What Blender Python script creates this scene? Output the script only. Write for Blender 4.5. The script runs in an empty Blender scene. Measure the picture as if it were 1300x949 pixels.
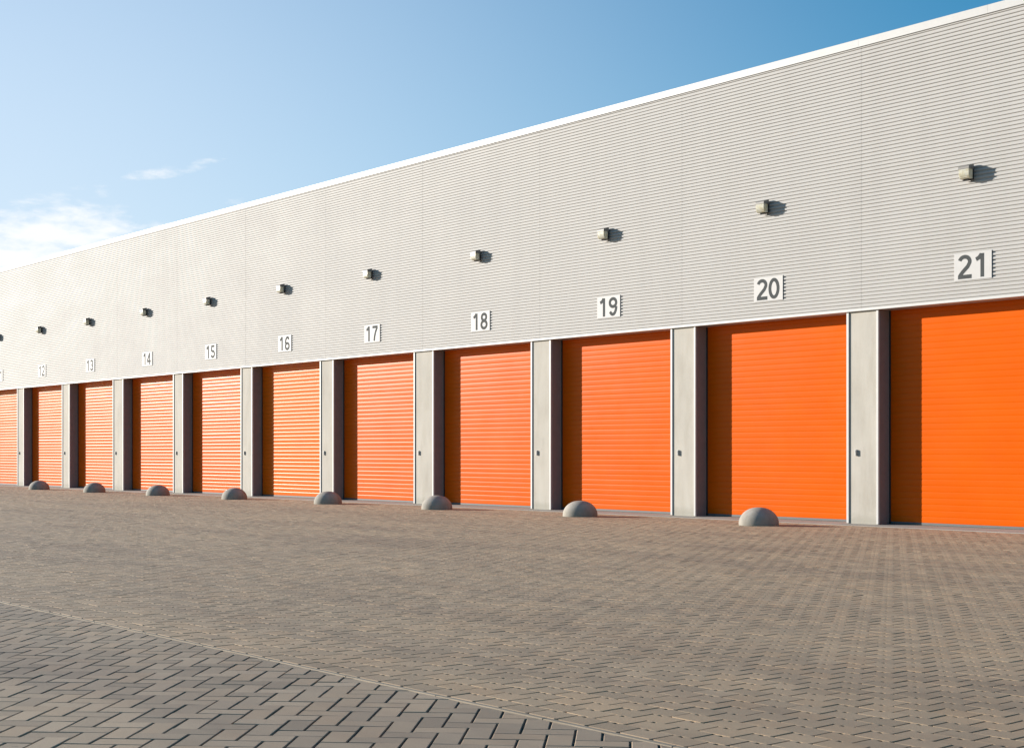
import bpy, math, random
import numpy as np
random.seed(7); rng = np.random.default_rng(7)
R = math.radians
scene = bpy.context.scene
col = scene.collection

# ------------------------------------------------------------------ measures (metres)
D = 24.89                    # camera to facade
PSI = 49.69                  # heading, degrees left of the facade normal
LINT = 4.49; ROOF = 10.19
REC = 0.372                  # depth of the door recess
SUN_AZ = 63.1; SUN_EL = 12.7 # azimuth from the facade normal towards -X

# ------------------------------------------------------------------ node helpers
def mat(name):
    m = bpy.data.materials.new(name); m.use_nodes = True
    nt = m.node_tree; b = nt.nodes['Principled BSDF']
    return m, nt, b
def N(nt, t, **kw):
    n = nt.nodes.new(t)
    for k, v in kw.items():
        if k in n.inputs.keys(): n.inputs[k].default_value = v
        else: setattr(n, k, v)
    return n
def ramp(nt, src, stops):
    r = nt.nodes.new('ShaderNodeValToRGB'); e = r.color_ramp.elements
    while len(e) > 1: e.remove(e[-1])
    e[0].position = stops[0][0]; e[0].color = (*stops[0][1], 1)
    for p, c in stops[1:]:
        x = e.new(p); x.color = (*c, 1)
    nt.links.new(src, r.inputs[0]); return r.outputs[0]
def g(v): return (v, v, v)
def mixc(nt, a, b, fac, mode='MIX'):
    n = nt.nodes.new('ShaderNodeMix'); n.data_type = 'RGBA'; n.blend_type = mode
    for s, v in ((0, fac), (6, a), (7, b)):
        if isinstance(v, (int, float)): n.inputs[s].default_value = v
        elif isinstance(v, tuple): n.inputs[s].default_value = (*v, 1)
        else: nt.links.new(v, n.inputs[s])
    return n.outputs[2]
def noise(nt, scale, vec=None, detail=4, rough=.55, map_scale=None):
    if vec is None: vec = nt.nodes.new('ShaderNodeTexCoord').outputs['Object']
    if map_scale:
        mp = nt.nodes.new('ShaderNodeMapping'); mp.inputs['Scale'].default_value = map_scale
        nt.links.new(vec, mp.inputs['Vector']); vec = mp.outputs[0]
    n = N(nt, 'ShaderNodeTexNoise', Scale=scale, Detail=detail, Roughness=rough)
    nt.links.new(vec, n.inputs['Vector']); return n.outputs['Fac']
def bump(nt, b, h, strength, dist):
    n = N(nt, 'ShaderNodeBump', Strength=strength, Distance=dist)
    nt.links.new(h, n.inputs['Height']); nt.links.new(n.outputs[0], b.inputs['Normal'])
def world_pos(nt): return nt.nodes.new('ShaderNodeNewGeometry').outputs['Position']

def simple(name, c, rough=.5, metal=0, spec=.5, var=.06, nscale=6, coat=0):
    m, nt, b = mat(name)
    f = noise(nt, nscale, world_pos(nt))
    cc = ramp(nt, f, [(.3, tuple(x*(1-var) for x in c)), (.7, tuple(min(1, x*(1+var)) for x in c))])
    nt.links.new(cc, b.inputs['Base Color'])
    b.inputs['Roughness'].default_value = rough; b.inputs['Metallic'].default_value = metal
    b.inputs['Specular IOR Level'].default_value = spec; b.inputs['Coat Weight'].default_value = coat
    return m

# coated steel cladding: faint streaks and dust
def m_cladding():
    m, nt, b = mat('cladding_steel')
    p = world_pos(nt)
    a = noise(nt, 1.0, p, 5, .6, (.35, .35, .9)); s = noise(nt, 1.0, p, 3, .6, (2.2, 2.2, .12))
    c1 = ramp(nt, a, [(.3, (.385, .374, .358)), (.7, (.408, .398, .384))])
    c2 = ramp(nt, s, [(.35, g(.965)), (.6, g(1.0))])
    nt.links.new(mixc(nt, c1, c2, 1.0, 'MULTIPLY'), b.inputs['Base Color'])
    r = ramp(nt, a, [(.3, g(.60)), (.7, g(.68))]); nt.links.new(r, b.inputs['Roughness'])
    b.inputs['Specular IOR Level'].default_value = .15
    h = noise(nt, 1.0, p, 2, .5, (.9, .9, 2.5)); bump(nt, b, h, .25, .01)
    return m
def m_orange(name='orange_door_paint', lo=(.56, .084, .0012), hi=(.59, .094, .0015), sp=.07):
    m, nt, b = mat(name)
    p = world_pos(nt)
    a = noise(nt, 1.0, p, 4, .6, (.8, .8, 1.6)); d = noise(nt, 1.0, p, 5, .6, (1.5, 1.5, 1.2))
    c = ramp(nt, a, [(.3, lo), (.7, hi)])
    nt.links.new(c, b.inputs['Base Color'])
    nt.links.new(ramp(nt, d, [(.3, g(.30)), (.7, g(.34))]), b.inputs['Roughness'])
    h = noise(nt, 1.0, p, 2, .5, (1.3, 1.3, 6)); bump(nt, b, h, .08, .005)
    b.inputs['Specular IOR Level'].default_value = sp
    return m
def m_concrete(name, c, stain=.12, scale=1.0, splash=.35):
    m, nt, b = mat(name)
    p = world_pos(nt)
    big = noise(nt, 1.2*scale, p, 6, .6, (1, 1, .6)); fine = noise(nt, 60*scale, p, 4, .7); run = noise(nt, 1.0, p, 4, .6, (5*scale, 5*scale, .9))
    c1 = ramp(nt, big, [(.3, tuple(x*(1-stain) for x in c)), (.55, c), (.75, tuple(x*(1+stain*.5) for x in c))])
    c1 = mixc(nt, c1, ramp(nt, fine, [(.35, g(.86)), (.6, g(1.03))]), 1.0, 'MULTIPLY')
    c1 = mixc(nt, c1, ramp(nt, run, [(.35, (.90, .885, .86)), (.55, g(1))]), .8, 'MULTIPLY')
    vo = N(nt, 'ShaderNodeTexVoronoi', Scale=34*scale); nt.links.new(p, vo.inputs['Vector'])
    pit = ramp(nt, vo.outputs['Distance'], [(.05, g(.62)), (.13, g(1))])
    c1 = mixc(nt, c1, pit, .5, 'MULTIPLY')
    sz = nt.nodes.new('ShaderNodeSeparateXYZ'); nt.links.new(p, sz.inputs[0])
    hz = nt.nodes.new('ShaderNodeMath'); hz.operation = 'ADD'; nt.links.new(sz.outputs[2], hz.inputs[0])
    nn = nt.nodes.new('ShaderNodeMath'); nn.operation = 'MULTIPLY'; nt.links.new(noise(nt, 5, p, 5, .65), nn.inputs[0]); nn.inputs[1].default_value = -.25
    nt.links.new(nn.outputs[0], hz.inputs[1])
    c1 = mixc(nt, c1, tuple(x*.52 for x in c[:2])+(c[2]*.46,), ramp(nt, hz.outputs[0], [(0, g(splash)), (.12, g(0))]))
    nt.links.new(c1, b.inputs['Base Color']); b.inputs['Roughness'].default_value = .85
    b.inputs['Specular IOR Level'].default_value = .15
    bump(nt, b, fine, .12, .003)
    return m
def m_paver(name, c, rnd=.14, warm=.05):
    m, nt, b = mat(name)
    p = world_pos(nt); gi = nt.nodes.new('ShaderNodeNewGeometry').outputs['Random Per Island']
    lo = tuple(x*(1-rnd) for x in c); hi = tuple(x*(1+rnd*.7) for x in c)
    c1 = ramp(nt, gi, [(0, lo), (.45, c), (.6, (c[0]*(1+warm), c[1], c[2]*(1-warm))), (1, hi)])
    big = noise(nt, .33, p, 6, .62); mid = noise(nt, 1.0, p, 5, .6, (1.1, 2.6, 1)); fine = noise(nt, 170, p, 4, .75)
    c1 = mixc(nt, c1, ramp(nt, big, [(.33, (.90, .89, .89)), (.5, g(1)), (.68, (1.05, 1.04, 1.02))]), 1.0, 'MULTIPLY')
    c1 = mixc(nt, c1, ramp(nt, mid, [(.3, (.88, .87, .87)), (.5, g(1))]), .8, 'MULTIPLY')
    c1 = mixc(nt, c1, ramp(nt, fine, [(.3, g(.8)), (.5, g(1)), (.72, g(1.14))]), 1.0, 'MULTIPLY')
    trk = noise(nt, 1.0, p, 4, .6, (.12, .75, 1))
    c1 = mixc(nt, c1, ramp(nt, trk, [(.38, (.86, .85, .86)), (.5, g(1)), (.62, (1.08, 1.07, 1.05))]), .9, 'MULTIPLY')
    sp = noise(nt, 5.5, p, 3, .5)
    c1 = mixc(nt, c1, (.05, .045, .04), ramp(nt, sp, [(.745, g(0)), (.78, g(.6))]))
    nt.links.new(c1, b.inputs['Base Color']); b.inputs['Roughness'].default_value = .8
    b.inputs['Specular IOR Level'].default_value = .35
    bump(nt, b, fine, .5, .002)
    return m
def m_sand():
    m, nt, b = mat('joint_sand')
    f = noise(nt, 90, world_pos(nt), 5, .7); q = noise(nt, 6, world_pos(nt), 3, .6)
    c = ramp(nt, f, [(.3, (.045, .036, .026)), (.55, (.085, .07, .048)), (.75, (.19, .16, .10))])
    c = mixc(nt, c, (.09, .10, .03), ramp(nt, q, [(.62, g(0)), (.75, g(.4))]))
    nt.links.new(c, b.inputs['Base Color']); b.inputs['Roughness'].default_value = .95
    return m
def m_ground():
    m, nt, b = mat('paved_ground')
    p = world_pos(nt)
    br = N(nt, 'ShaderNodeTexBrick', Scale=1.0); br.offset = .5
    br.inputs['Brick Width'].default_value = .248; br.inputs['Row Height'].default_value = .179
    br.inputs['Mortar Size'].default_value = .005
    br.inputs['Color1'].default_value = (.25, .195, .15, 1); br.inputs['Color2'].default_value = (.29, .23, .18, 1)
    br.inputs['Mortar'].default_value = (.1, .08, .06, 1)
    nt.links.new(p, br.inputs['Vector'])
    big = noise(nt, .2, p, 5, .6)
    c = mixc(nt, br.outputs['Color'], ramp(nt, big, [(.35, g(.85)), (.65, g(1.08))]), 1.0, 'MULTIPLY')
    nt.links.new(c, b.inputs['Base Color']); b.inputs['Roughness'].default_value = .85
    return m
def m_diffuser():
    m, nt, b = mat('cream_diffuser')
    out = nt.nodes['Material Output']
    f = noise(nt, 14, world_pos(nt), 3)
    c = ramp(nt, f, [(.3, (.62, .56, .38)), (.55, (.72, .70, .60)), (.75, (.78, .78, .75))])
    nt.links.new(c, b.inputs['Base Color']); b.inputs['Roughness'].default_value = .25
    tr = nt.nodes.new('ShaderNodeBsdfTranslucent'); nt.links.new(c, tr.inputs[0])
    mx = nt.nodes.new('ShaderNodeMixShader'); mx.inputs[0].default_value = .38
    nt.links.new(b.outputs[0], mx.inputs[1]); nt.links.new(tr.outputs[0], mx.inputs[2])
    nt.links.new(mx.outputs[0], out.inputs[0]); return m

M = dict(
    clad=m_cladding(), orange=m_orange(), amber=m_orange('amber_orange_door_paint', (.59, .104, .0012), (.61, .114, .0015), .10),
    white=simple('white_coated_steel', (.43, .425, .415), .5, var=.03),
    pier=m_concrete('pier_concrete', (.43, .405, .36)),
    slab=m_concrete('slab_concrete', (.37, .345, .315), .15),
    edge=m_concrete('edging_concrete', (.34, .285, .225), .2),
    dome=m_concrete('dome_concrete', (.335, .31, .275), .28, 2.2),
    paver=m_paver('brown_paver', (.330, .243, .160)),
    brick=m_paver('brown_grey_block', (.318, .243, .170), .2),
    sand=m_sand(), ground=m_ground(),
    dark=simple('dark_rail', (.02, .02, .022), .5),
    seal=simple('grey_rubber', (.10, .10, .10), .7),
    plate=simple('sign_plate', (.445, .435, .425), .6, var=.03, spec=.3),
    digit=simple('grey_sign_lettering', (.062, .067, .068), .75, var=.05, spec=.08),
    housing=simple('grey_lamp_housing', (.17, .16, .15), .45),
    black=simple('black_plastic', (.012, .012, .014), .4),
    diff=m_diffuser(), alu=simple('light_grey_box', (.62, .61, .60), .4),
    roof=simple('roof_membrane', (.18, .18, .18), .9),
    jamb=simple('taupe_jamb_shade', (.21, .18, .178), .5),  # dark taupe: reveal shade put into the colour
    steel=simple('brushed_cylinder', (.5, .5, .5), .3, 1.0),
)

# ------------------------------------------------------------------ object helpers
def tag(o, label=None, cat=None, group=None, kind=None):
    if label: o['label'] = label
    if cat: o['category'] = cat
    if group: o['group'] = group
    if kind: o['kind'] = kind
    return o
def link(name, me, parent=None, loc=(0, 0, 0)):
    o = bpy.data.objects.new(name, me); col.objects.link(o); o.location = loc
    if parent: o.parent = parent
    return o
def empty(name, loc=(0, 0, 0)):
    o = bpy.data.objects.new(name, None); col.objects.link(o); o.location = loc
    o.empty_display_size = .2; return o
class MB:
    def __init__(s): s.v = []; s.f = []
    def box(s, x0, x1, y0, y1, z0, z1, bv=0):
        n = len(s.v)
        if bv <= 0:
            s.v += [(x, y, z) for z in (z0, z1) for x, y in ((x0, y0), (x1, y0), (x1, y1), (x0, y1))]
            s.f += [tuple(n+i for i in q) for q in ((3, 2, 1, 0), (4, 5, 6, 7), (0, 1, 5, 4), (1, 2, 6, 5), (2, 3, 7, 6), (3, 0, 4, 7))]
        else:
            import bmesh
            bm = bmesh.new(); r = bmesh.ops.create_cube(bm, size=1)
            for v in bm.verts:
                v.co = (x0+(v.co.x+.5)*(x1-x0), y0+(v.co.y+.5)*(y1-y0), z0+(v.co.z+.5)*(z1-z0))
            bmesh.ops.bevel(bm, geom=bm.edges[:], offset=bv, segments=2, affect='EDGES', profile=.5)
            bm.verts.index_update()
            s.v += [tuple(v.co) for v in bm.verts]; s.f += [tuple(n+v.index for v in f.verts) for f in bm.faces]
            bm.free()
        return s
    def poly(s, pts, f):
        n = len(s.v); s.v += pts; s.f += [tuple(n+i for i in q) for q in f]; return s
    def prism(s, prof, x0, x1, cap=True):      # prof: closed list of (y, z), extruded along X
        n = len(s.v); k = len(prof)
        s.v += [(x0, y, z) for y, z in prof]+[(x1, y, z) for y, z in prof]
        s.f += [(n+i, n+(i+1) % k, n+k+(i+1) % k, n+k+i) for i in range(k)]
        if cap: s.f += [tuple(n+i for i in reversed(range(k))), tuple(n+k+i for i in range(k))]
        return s
    def sheet(s, prof, x0, x1):                # open profile, faces look towards -Y
        n = len(s.v); k = len(prof)
        s.v += [(x0, y, z) for y, z in prof]+[(x1, y, z) for y, z in prof]
        s.f += [(n+i, n+k+i, n+k+i+1, n+i+1) for i in range(k-1)]
        return s
    def lathe(s, prof, seg=40, jitter=0):      # prof: (r, z) from bottom to top
        n = len(s.v)
        for r, z in prof:
            for i in range(seg):
                a = 2*math.pi*i/seg; rr = r*(1+random.uniform(-jitter, jitter))
                s.v.append((rr*math.cos(a), rr*math.sin(a), z))
        for j in range(len(prof)-1):
            for i in range(seg):
                s.f.append((n+j*seg+i, n+j*seg+(i+1) % seg, n+(j+1)*seg+(i+1) % seg, n+(j+1)*seg+i))
        s.f.append(tuple(n+(len(prof)-1)*seg+i for i in range(seg)))
        return s
    def mesh(s, name, m, smooth=False):
        me = bpy.data.meshes.new(name); me.from_pydata(s.v, [], s.f); me.materials.append(m)
        import bmesh
        bm = bmesh.new(); bm.from_mesh(me); bmesh.ops.recalc_face_normals(bm, faces=bm.faces); bm.to_mesh(me); bm.free()
        if smooth: me.polygons.foreach_set('use_smooth', [True]*len(me.polygons))
        me.update(); return me
    def build(s, name, m, parent=None, loc=(0, 0, 0), smooth=False):
        return link(name, s.mesh(name, m, smooth), parent, loc)
def raw(name, v, f, m):
    me = bpy.data.meshes.new(name); me.from_pydata(v, [], f); me.materials.append(m); me.update(); return me

# ------------------------------------------------------------------ facade layout
WD = 4.297
def pw(n): return .966 if n in (21, 17, 13, 9) else .801
right = {}; left = {}
right[20] = -17.543
X = right[20]
for n in range(20, 8, -1):
    right[n] = X; left[n] = X-pw(n); X = left[n]-WD
for n in (21, 22, 23):
    left[n] = right[n-1]+WD; right[n] = left[n]+pw(n)
XL = left[9]; XR = right[23]
DOORS = list(range(10, 24))
door_x = {n: (right[n-1], left[n]) for n in DOORS}

# ------------------------------------------------------------------ ground
YB = -D+5.33                                   # border between the two pavings
s = 500
tag(MB().poly([(-s, -s, -.03), (s, -s, -.03), (s, s, -.03), (-s, s, -.03)], [(0, 1, 2, 3)]).build('ground', M['ground']), kind='structure')
tag(MB().poly([(-80, -36, -.0088), (8, -36, -.0088), (8, -.3, -.0088), (-80, -.3, -.0088)], [(0, 1, 2, 3)]).build('joint_sand', M['sand']), kind='structure')

def paver_grid():
    bw, rh, gx, gy, cut, bv, dz = .248, .179, .0160, .0018, .009, .0009, .0012
    y1 = -.46; y0 = YB+.05
    rows = int((y1-y0)/rh); rh = (y1-y0)/rows
    cx = []; cy = []
    for j in range(rows):
        xs = np.arange(-78+(j % 2)*bw/2, 6, bw)
        cx.append(xs+rng.normal(0, .0009, len(xs))); cy.append(np.full(len(xs), y0+(j+.5)*rh)+rng.normal(0, .0006, len(xs)))
    cx = np.concatenate(cx); cy = np.concatenate(cy); n = len(cx)
    def ring(ins, z):
        hx = (bw-gx)/2-ins; hy = (rh-gy)/2-ins; c = cut
        xn, wn, dn = -.062, .0160+ins, .027
        p = [(-hx+c, -hy), (hx-c, -hy), (hx, -hy+c), (hx, hy-c), (hx-c, hy), (xn+wn, hy), (xn+wn, hy-dn), (xn-wn, hy-dn), (xn-wn, hy), (-hx+c, hy), (-hx, hy-c), (-hx, -hy+c)]
        return np.array([(a, b, z) for a, b in p])
    K = 12
    base = np.concatenate([ring(0, -.012), ring(0, -dz), ring(bv, 0)])
    V = np.repeat(base[None], n, 0)
    tx = rng.normal(0, .0045, n); ty = rng.normal(0, .0045, n); tz = rng.normal(0, .0007, n)
    V[:, :, 2] += V[:, :, 0]*tx[:, None]+V[:, :, 1]*ty[:, None]+tz[:, None]
    V[:, :, 0] += cx[:, None]; V[:, :, 1] += cy[:, None]
    F = []
    fq = [(a*K+i, a*K+(i+1) % K, (a+1)*K+(i+1) % K, (a+1)*K+i) for a in (0, 1) for i in range(K)]
    Vl = V.reshape(-1, 3)
    me = bpy.data.meshes.new('pavement'); me.materials.append(M['paver'])
    # build arrays directly
    nf = len(fq)+1
    loops = []
    q = np.array(fq).reshape(-1); t = np.arange(2*K, 3*K)
    per = np.concatenate([q, t]); L = (per[None]+(np.arange(n)*3*K)[:, None]).reshape(-1)
    sizes = np.tile(np.array([4]*len(fq)+[K]), n); starts = np.concatenate([[0], np.cumsum(sizes)[:-1]])
    me.vertices.add(n*3*K); me.vertices.foreach_set('co', Vl.reshape(-1).astype(np.float32))
    me.loops.add(len(L)); me.loops.foreach_set('vertex_index', L.astype(np.int32))
    me.polygons.add(len(sizes)); me.polygons.foreach_set('loop_start', starts.astype(np.int32))
    me.update(calc_edges=True); me.validate()
    me.polygons.foreach_set('use_smooth', [False]*len(me.polygons)); me.update()
    return me
tag(link('pavement', paver_grid()), kind='structure')

def herringbone():
    W = .147; gu = .0130; gv = .0045; bv = .003; dz = .003
    y1 = YB-.02
    ang = R(45); ca, sa = math.cos(ang), math.sin(ang)
    V = []; F = []
    x_lo, x_hi, y_lo = -46, 7, -34.5
    import itertools
    def add(u0, u1, v0, v1):
        cu, cv = (u0+u1)/2, (v0+v1)/2
        cx, cy = cu*ca-cv*sa, cu*sa+cv*ca
        cx -= 20; cy -= 24
        if not (x_lo < cx < x_hi and y_lo < cy < y1+.3): return
        tx, ty, tz = random.gauss(0, .004), random.gauss(0, .004), random.gauss(0, .0009)
        rings = []
        for ins, z in ((0, -.012), (0, -dz), (bv, 0)):
            a = (u1-u0-gu)/2-ins; b = (v1-v0-gv)/2-ins
            ring = []
            for pu, pv in ((-a, -b), (a, -b), (a, b), (-a, b)):
                px, py = pu*ca-pv*sa, pu*sa+pv*ca
                ring.append((cx+px, cy+py, z+px*tx+py*ty+tz))
            rings.append(ring)
        # trim at the border: clip every ring against y <= y1 - inset
        def clip(ring, lim):
            out = []
            for i in range(len(ring)):
                p, q = ring[i], ring[(i+1) % len(ring)]
                pi, qi = p[1] <= lim, q[1] <= lim
                if pi: out.append(p)
                if pi != qi:
                    t = (lim-p[1])/(q[1]-p[1]); out.append(tuple(p[k]+t*(q[k]-p[k]) for k in range(3)))
            return out
        R_ = [clip(r, y1-(bv if i == 2 else 0)) for i, r in enumerate(rings)]
        if min(len(r) for r in R_) < 3: return
        n = len(V)
        if len({len(r) for r in R_}) > 1:
            V.extend(R_[2]); F.append(tuple(range(n, n+len(R_[2])))); return
        k = len(R_[0])
        for r in R_: V.extend(r)
        for a in (0, 1):
            for i in range(k): F.append((n+a*k+i, n+a*k+(i+1) % k, n+(a+1)*k+(i+1) % k, n+(a+1)*k+i))
        F.append(tuple(n+2*k+i for i in range(k)))
    K = 190
    for m_ in range(-60, 61):            # shift (2, -2) per family, (1, 1) along it
        for k in range(-K, K):
            u = (k+2*m_)*W; v = (k-2*m_)*W
            add(u, u+W, v, v+2*W)
            add(u+W, u+3*W, v, v+W)
    return raw('herringbone_pavement', V, F, M['brick'])
tag(link('herringbone_pavement', herringbone()), kind='structure')
# thin concrete edging between the two pavings
e = MB()
x = -46.0
while x < 7:
    e.box(x+.003, x+.997, YB-.012, YB+.026, -.05, .004+random.uniform(-.001, .001), .003); x += 1.0
tag(e.build('edging_strip', M['edge']), kind='structure')
# concrete threshold along the building
sl = MB()
for n in range(9, 23):
    xa = (left[n]+right[n])/2; xb = (left[n+1]+right[n+1])/2
    sl.prism([(-.455, -.1), (-.455, .004), (-.445, .012), (.60, .030), (.60, -.1)], xa+.004, xb-.004)
tag(sl.build('threshold_slab', M['slab']), kind='structure')

# ------------------------------------------------------------------ warehouse
wh = empty('warehouse', (0, 0, 0))
tag(wh, 'long white ribbed steel warehouse with a row of orange roller doors between concrete piers', 'building')

# corrugated cladding, one sheet per bay butted at the pier axes
PITCH = .0764
def corr_profile(z0, z1):
    pr = []; z = z0
    yb, yc = -.039, -.060                      # trough and crest
    while z < z1:
        for dz, y in ((0, yb), (.017, yb), (.0285, yc+.001), (.033, yc), (.065, yc), (.0685, yc+.0012)):
            if z+dz < z1: pr.append((y, z+dz))
        z += PITCH
    pr.append((yb, z1)); return pr
cl = MB(); pf = corr_profile(LINT+.05, ROOF-.155)
cuts = [XL]+[(left[n]+right[n])/2 for n in range(10, 23)]+[XR]
for a, b in zip(cuts[:-1], cuts[1:]): 
    dy = random.uniform(-.0012, .0012)
    cl.sheet([(y+dy, z) for y, z in pf], a+.002, b-.002)
me = raw('cladding', cl.v, cl.f, M['clad'])
link('cladding', me, wh)
# liner behind the cladding, lintel and parapet body
b = MB(); b.box(XL+.01, XR-.01, -.030, .60, LINT+.03, ROOF-.05); b.build('wall', M['seal'], wh)
MB().box(XL, XR, REC+.03, REC+.25, LINT-.12, LINT+.028).build('lintel', M['pier'], wh)
# drip flashing under the cladding
fl = MB()
for a, c in zip(cuts[:-1], cuts[1:]):
    fl.prism([(-.066, LINT), (-.066, LINT+.052), (-.050, LINT+.058), (-.034, LINT+.058), (-.034, LINT+.012), (REC+.028, LINT+.012), (REC+.028, LINT)], a+.001, c-.001)
fl.build('drip_flashing', M['white'], wh)
# coping on the parapet, in lengths
cp = MB(); x = XL-.08; 
while x < XR+.08:
    x2 = min(x+3.0, XR+.08)
    cp.prism([(-.085, ROOF-.165), (-.085, ROOF-.004), (-.080, ROOF), (.45, ROOF-.02), (.45, ROOF-.16), (.44, ROOF-.16), (.44, ROOF-.03), (-.070, ROOF-.012), (-.070, ROOF-.165)], x+.0015, x2-.0015)
    x = x2
cp.build('coping', M['white'], wh)
MB().box(XL+.02, XR-.02, .44, 32, ROOF-.9, ROOF-.7).build('roof', M['roof'], wh)
MB().box(XL, XL+.2, .62, 32, 0, ROOF-.05).build('side_wall', M['clad'], wh)
MB().box(XR-.2, XR, .62, 32, 0, ROOF-.05).build('side_wall', M['clad'], wh)
MB().box(XL+.2, XR-.2, 31.8, 32, 0, ROOF-.05).build('rear_wall', M['clad'], wh)

# piers with steel corner trims
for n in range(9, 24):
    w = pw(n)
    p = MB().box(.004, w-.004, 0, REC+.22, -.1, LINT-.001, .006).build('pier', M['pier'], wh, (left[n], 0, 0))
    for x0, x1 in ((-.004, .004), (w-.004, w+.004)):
        MB().box(x0, x1, .032, REC+.10, .03, LINT-.003).build('jamb_shade_strip', M['jamb'], p)  # added dark strips that paint the shade of the door reveals
    for x0, x1 in ((0, .056), (w-.052, w)):
        MB().box(x0, x1, -.025, .03, .03, LINT-.003, .003).build('corner_trim', M['white'], p)

# roller doors
SP = .127
def door_mesh(seed, tilt=0):
    r = random.Random(seed); v = MB(); z = .078; top = LINT+.02
    pr = []
    while z < top:
        t = r.gauss(0, .0003)+tilt; o = r.gauss(0, .0003)
        for u, d in ((0, .0026), (.0035, .0024), (.0070, .0007), (.013, -.0003), (.040, -.0009), (.065, -.0010), (.090, -.0009), (.113, -.0003), (.1195, .0008), (.1220, .0024), (.1240, .0026)):
            pr.append((REC+d+o+t*(u/.127-.5)*2, z+u))
        z += SP
    pr = [q for q in pr if q[1] < top]
    n = len(pr)
    m = MB(); m.sheet(pr, .018, WD-.018)
    me = raw('roller_door', m.v, m.f, M['orange'])
    me.polygons.foreach_set('use_smooth', [True]*len(me.polygons))
    return me
variants = [door_mesh(s) for s in (1, 2, 3, 4)]
warm = door_mesh(9, -.003); warm.materials[0] = M['amber']
guide = None
for i, n in enumerate(DOORS):
    x0, x1 = door_x[n]
    d = link('roller_door', warm if n == 16 else variants[i % 4], wh, (x0, 0, 0))
    if n == 16: d['label'] = 'brighter amber orange roller door under the number 16'
    if guide is None:
        g1 = MB().box(0.001, .034, REC-.022, REC+.06, .03, LINT-.004, .002).mesh('guide_rail', M['dark'])
        bs = MB().prism([(REC-.002, .080), (REC+.018, .080), (REC+.018, .030), (REC+.006, .026), (REC-.002, .034)], .036, WD-.036).mesh('bottom_seal', M['seal'])
        guide = True
    link('guide_rail', g1, d); link('guide_rail', g1, d, (WD-.035, 0, 0)); link('bottom_seal', bs, d)

# ------------------------------------------------------------------ number plates
def arc(cx, cy, rx, ry, a0, a1, k=16):
    return [(cx+rx*math.cos(R(a0+(a1-a0)*i/k)), cy+ry*math.sin(R(a0+(a1-a0)*i/k))) for i in range(k+1)]
GLYPH = {   # centre lines in a cell .56 wide and 1 high; (points, closed)
    '0': [(arc(.28, .5, .205, .42, 0, 360, 36)[:-1], True)],
    '1': [([(.36, 0), (.36, 1)], False), ([(.12, .76), (.24, .83), (.33, .97)], False)],
    '2': [(arc(.28, .715, .20, .21, 165, -25, 16)+[(.40, .50), (.20, .28), (.10, .14), (.09, .075)], False), ([(.02, .072), (.55, .072)], False)],
    '3': [(arc(.27, .73, .19, .195, 160, -75, 16)+[(.24, .53)], False), ([(.24, .525)]+arc(.275, .29, .205, .215, 75, -165, 18), False)],
    '4': [([(.40, 0), (.40, 1)], False), ([(.36, .93), (.07, .36)], False), ([(.02, .30), (.56, .30)], False)],
    '5': [([(.50, .925), (.14, .925), (.095, .52)], False), (arc(.28, .31, .205, .235, 128, -160, 20), False)],
    '6': [(arc(.285, .29, .20, .215, 0, 360, 30)[:-1], True), (arc(.30, .48, .22, .445, 178, 40, 16), False)],
    '7': [([(.03, .925), (.52, .925)], False), ([(.48, .90), (.33, .60), (.24, .32), (.20, 0)], False)],
    '8': [(arc(.28, .735, .175, .19, 0, 360, 30)[:-1], True), (arc(.28, .29, .205, .22, 0, 360, 30)[:-1], True)],
    '9': [(arc(.275, .71, .20, .215, 0, 360, 30)[:-1], True), (arc(.26, .52, .22, .445, -2, -140, 16), False)],
}
def glyph_mesh(ch, sx_, sz_):
    T = .178; m = MB()
    for k, (pts, closed) in enumerate(GLYPH[ch]):
        y0 = -.0085-.0005*k; n = len(pts); base = len(m.v)
        P = [mathutils.Vector((x*sx_, y*sz_)) for x, y in pts]
        for i in range(n):
            a_ = P[(i-1) % n] if (closed or i) else P[0]; b_ = P[(i+1) % n] if (closed or i < n-1) else P[-1]
            d_ = (b_-a_).normalized(); nn = mathutils.Vector((-d_.y, d_.x))
            sc = 1.0
            if closed or 0 < i < n-1:
                d1 = (P[i]-P[i-1]).normalized(); sc = 1/max(.5, abs(mathutils.Vector((-d1.y, d1.x)).dot(nn)))
            w_ = T/2*sz_*sc*.95
            for s2 in (1, -1):
                q = P[i]+nn*w_*s2; m.v += [(q.x, y0, q.y), (q.x, -.0055, q.y)]
        rng_ = range(n if closed else n-1)
        for i in rng_:
            A_ = base+4*i; B_ = base+4*((i+1) % n)
            m.f += [(A_, B_, B_+2, A_+2), (A_, A_+1, B_+1, B_), (A_+2, B_+2, B_+3, A_+3), (A_+1, A_+3, B_+3, B_+1)]
        if not closed:
            e0, e1 = base, base+4*(n-1)
            m.f += [(e0, e0+2, e0+3, e0+1), (e1, e1+1, e1+3, e1+2)]
    return m.mesh('digit', M['digit'])
import mathutils
GW, GH = .56, .46
glyphs = {c: glyph_mesh(c, GW, GH) for c in '0123456789'}
plate = MB().box(-.41, .41, -.006, .006, -.27, .27, .002).mesh('number_sign', M['plate'])
for n in range(11, 22):
    xc = sum(door_x[n])/2+.075
    s_ = link('number_sign', plate, None, (xc, -.068, 5.165))
    tag(s_, 'pale rectangular plate with the grey number %d on the ribbed wall above its orange door' % n, 'sign', 'number plates above the doors')
    t = str(n)
    x0 = -.335 if t != '11' else -.30
    for k, c in enumerate(t):
        link('digit', glyphs[c], s_, (x0+k*.34-(.03 if c == '1' and k == 0 else 0), 0, -GH/2))

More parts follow.
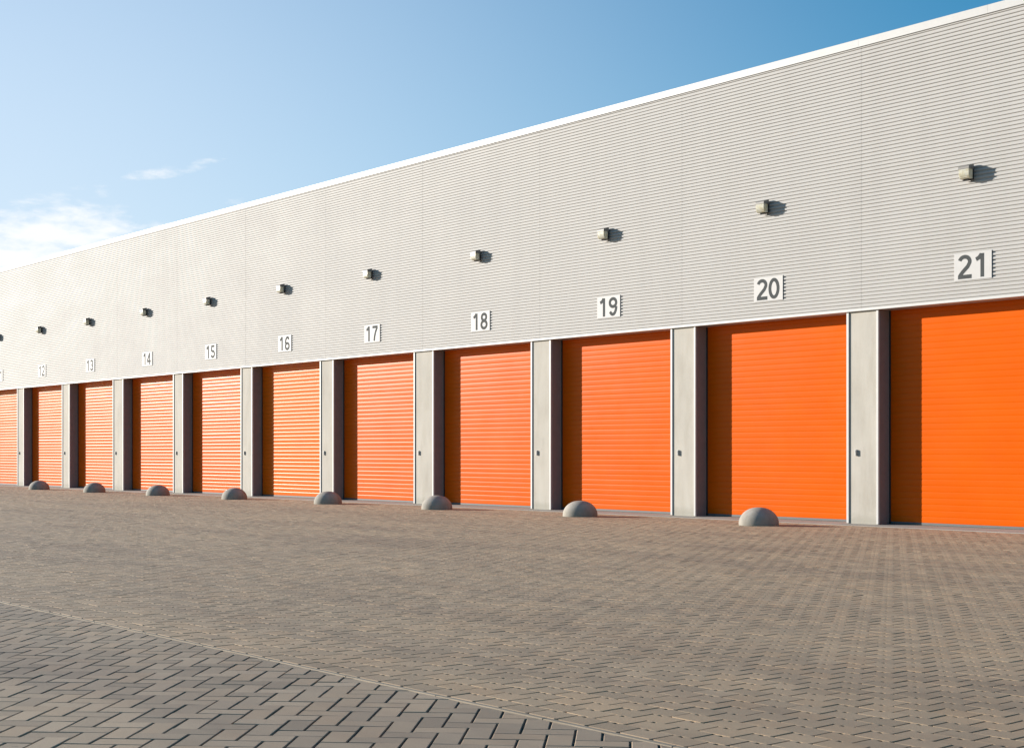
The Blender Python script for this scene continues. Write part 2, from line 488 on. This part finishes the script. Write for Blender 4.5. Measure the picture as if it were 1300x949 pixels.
# ------------------------------------------------------------------ wall lamps
def make_lamp():
    root = empty('wall_lamp')
    MB().box(-.085, .085, -.045, 0, -.12, .12, .01).build('bracket', M['housing'], root)
    MB().prism([(-.045, .155), (-.060, .160), (-.205, .125), (-.225, .100), (-.225, .062), (-.045, .062)], -.118, .118).build('housing', M['housing'], root)
    df = MB().prism([(-.050, .060), (-.215, .060), (-.218, -.02), (-.200, -.10), (-.165, -.125), (-.065, -.125), (-.050, -.105)], -.108, .108)
    dfo = df.build('diffuser', M['diff'], root)
    ribs = MB()
    for k in range(7):
        z = .045-k*.02; ribs.box(-.110, .110, -.2195, -.214, z-.004, z+.004)
    ribs.build('rib', M['diff'], dfo)
    MB().box(-.118, .118, -.075, -.045, -.150, .061, .004).build('rear_frame', M['black'], root)
    MB().prism([(-.060, -.126), (-.150, -.126), (-.135, -.152), (-.075, -.152)], -.05, .05).build('latch', M['black'], root)
    return root
def copy_tree(o, parent=None):
    c = o.copy(); col.objects.link(c); c.parent = parent
    for ch in [k for k in kids[o.name]]: copy_tree(ch, c)
    return c
lamp = make_lamp()
kids = {}
def index_kids():
    kids.clear()
    for o in col.objects: kids[o.name] = []
    for o in list(col.objects):
        if o.parent: kids[o.parent.name].append(o)
index_kids()
for i, n in enumerate(range(21, 10, -1)):
    o = lamp if i == 0 else copy_tree(lamp)
    o.location = (sum(door_x[n])/2, -.058, 6.985)
    tag(o, 'boxy cream wall lamp with dark cap, above the number plate %d' % n, 'wall lamp', 'wall lamps above the doors')

# ------------------------------------------------------------------ key switches on the piers
ks = MB().box(-.023, .023, -.036, 0, -.064, .064, .004).build('key_switch', M['white'])
MB().box(.000, .0225, -.040, -.035, -.058, .058, .001).build('shade_panel', M['black'], ks)  # added black panel, paints the shadow side of the switch box
MB().box(-.016, -.006, -.041, -.035, .015, .028, .001).build('key_cylinder', M['steel'], ks)
index_kids()
for i, n in enumerate(range(20, 10, -1)):
    o = ks if i == 0 else copy_tree(ks)
    o.location = (left[n]+.24, 0, 1.515)
    tag(o, 'small grey key switch box on the concrete pier between orange doors %d and %d' % (n, n+1), 'switch', 'key switches on the piers')

# ------------------------------------------------------------------ dome bollards
def dome_mesh(seed):
    random.seed(seed); pr = [(.405, -.02), (.415, .0), (.417, .03)]
    for k in range(1, 17):
        a = math.pi/2*k/17; pr.append((.417*math.cos(a)**.92, .03+.345*math.sin(a)))
    return MB().lathe(pr, 56, .0012).mesh('concrete_dome', M['dome'], True)
dm = [dome_mesh(s) for s in (1, 2, 3)]
spots = [(-19.29, 'large pale dome in front of orange door 20, the rightmost concrete dome of the row'),
         (-24.76, 'concrete dome at the left edge of orange door 19, second dome from the right'),
         (-30.40, 'concrete dome at the left edge of orange door 18, third dome from the right'),
         (-35.75, 'concrete dome before the pier between doors 16 and 17, fourth from the right'),
         (-41.35, 'concrete dome before the right edge of orange door 15, fourth from the left'),
         (-46.85, 'small looking concrete dome before orange door 14, third from the left'),
         (-52.22, 'small looking concrete dome before orange door 13, second from the left'),
         (-57.66, 'farthest and leftmost concrete dome, at the left edge of orange door 12')]
for i, (x, lb) in enumerate(spots):
    o = link('concrete_dome', dm[i % 3], None, (x, -1.75, 0)); o.rotation_euler.z = random.uniform(0, 6.28)
    tag(o, lb, 'bollard', 'concrete domes in front of the doors')

# ------------------------------------------------------------------ light
az, el = R(SUN_AZ), R(SUN_EL)
sd = (-math.sin(az)*math.cos(el), -math.cos(az)*math.cos(el), math.sin(el))
import mathutils
L = bpy.data.lights.new('sun', 'SUN'); L.energy = 5.0; L.angle = R(.5); L.color = (1, .925, .83)
lo = bpy.data.objects.new('sun', L); col.objects.link(lo)
lo.rotation_euler = mathutils.Vector(sd).to_track_quat('Z', 'Y').to_euler()
w = bpy.data.worlds.new('World'); scene.world = w; w.use_nodes = True
nt = w.node_tree; bg = nt.nodes['Background']
sky = nt.nodes.new('ShaderNodeTexSky'); sky.sky_type = 'NISHITA'; sky.sun_disc = False
sky.sun_elevation = el; sky.sun_rotation = math.atan2(sd[0], sd[1]) % (2*math.pi)
sky.air_density = 1.0; sky.dust_density = .15; sky.ozone_density = 3.0
hs = nt.nodes.new('ShaderNodeHueSaturation'); hs.inputs['Hue'].default_value = .490; hs.inputs['Saturation'].default_value = 1.34
nt.links.new(sky.outputs[0], hs.inputs['Color'])
tc = nt.nodes.new('ShaderNodeTexCoord').outputs['Generated']
sx = nt.nodes.new('ShaderNodeSeparateXYZ'); nt.links.new(tc, sx.inputs[0])
def mth(op, a, b=None, c=None, clamp=False):
    n = nt.nodes.new('ShaderNodeMath'); n.operation = op; n.use_clamp = clamp
    for i, v in enumerate((a, b, c)):
        if v is None: continue
        if isinstance(v, (int, float)): n.inputs[i].default_value = v
        else: nt.links.new(v, n.inputs[i])
    return n.outputs[0]
def sstep(v, a, b):
    n = nt.nodes.new('ShaderNodeMapRange'); n.interpolation_type = 'SMOOTHSTEP'
    nt.links.new(v, n.inputs['Value']); n.inputs['From Min'].default_value = a; n.inputs['From Max'].default_value = b
    return n.outputs['Result']
# low bank of thin cloud in one part of the sky
mp = nt.nodes.new('ShaderNodeMapping'); mp.inputs['Scale'].default_value = (1, 1, 3.2); mp.inputs['Location'].default_value = (.3, .1, .05)
nt.links.new(tc, mp.inputs['Vector'])
nz = nt.nodes.new('ShaderNodeTexNoise'); nz.inputs['Scale'].default_value = 15; nz.inputs['Detail'].default_value = 15; nz.inputs['Roughness'].default_value = .58
nt.links.new(mp.outputs[0], nz.inputs['Vector'])
az_x = mth('ARCTAN2', mth('MULTIPLY', sx.outputs[0], -1), sx.outputs[1])   # heading left of +Y
m1 = mth('MULTIPLY', sstep(az_x, .96, 1.12), sstep(mth('MULTIPLY', az_x, -1), -1.36, -1.22))
low = sstep(mth('MULTIPLY', sx.outputs[2], -1), -.195, -.140)
ua = mth('DIVIDE', mth('SUBTRACT', az_x, 1.10), .034)
zz = mth('SUBTRACT', sx.outputs[2], mth('SUBTRACT', .192, mth('MULTIPLY', mth('SUBTRACT', az_x, 1.10), .22)))
ub = mth('DIVIDE', zz, .0065)
streak = mth('MULTIPLY', sstep(mth('MULTIPLY', mth('ADD', mth('MULTIPLY', ua, ua), mth('MULTIPLY', ub, ub)), -1), -2.2, 0), .85)
dens = mth('ADD', nz.outputs['Fac'], mth('MULTIPLY', mth('SUBTRACT', mth('MAXIMUM', mth('MULTIPLY', m1, low), streak), .5), .40))
cl_ = sstep(dens, .535, .74)
# thin high veil that thickens towards the sun
veil = nt.nodes.new('ShaderNodeMix'); veil.data_type = 'RGBA'
vf = mth('MULTIPLY', mth('MULTIPLY', sstep(az_x, .45, 1.30), sstep(mth('MULTIPLY', az_x, -1), -2.0, -1.45)), sstep(mth('MULTIPLY', sx.outputs[2], -1), -.75, -.1))
nt.links.new(mth('MULTIPLY', vf, .8), veil.inputs[0]); nt.links.new(hs.outputs[0], veil.inputs[6]); veil.inputs[7].default_value = (4.6, 5.1, 5.8, 1)
mx = nt.nodes.new('ShaderNodeMix'); mx.data_type = 'RGBA'
nt.links.new(mth('MULTIPLY', cl_, .8), mx.inputs[0]); nt.links.new(veil.outputs[2], mx.inputs[6]); mx.inputs[7].default_value = (6.4, 6.35, 6.3, 1)
nt.links.new(mx.outputs[2], bg.inputs['Color'])
bg.inputs['Strength'].default_value = .079

# ------------------------------------------------------------------ camera and render
cam = bpy.data.cameras.new('camera'); co = bpy.data.objects.new('camera', cam); col.objects.link(co)
co.location = (0, -D, 1.5); co.rotation_euler = (R(90), 0, R(PSI))
cam.sensor_width = 36; cam.lens = 36*1800/1300; cam.shift_y = 100.8/1300; cam.clip_end = 2000
scene.camera = co
scene.render.engine = 'CYCLES'
scene.view_settings.view_transform = 'Standard'; scene.view_settings.look = 'None'
scene.view_settings.exposure = 1.1; scene.view_settings.gamma = 1
scene.render.resolution_x = 1024; scene.render.resolution_y = 747
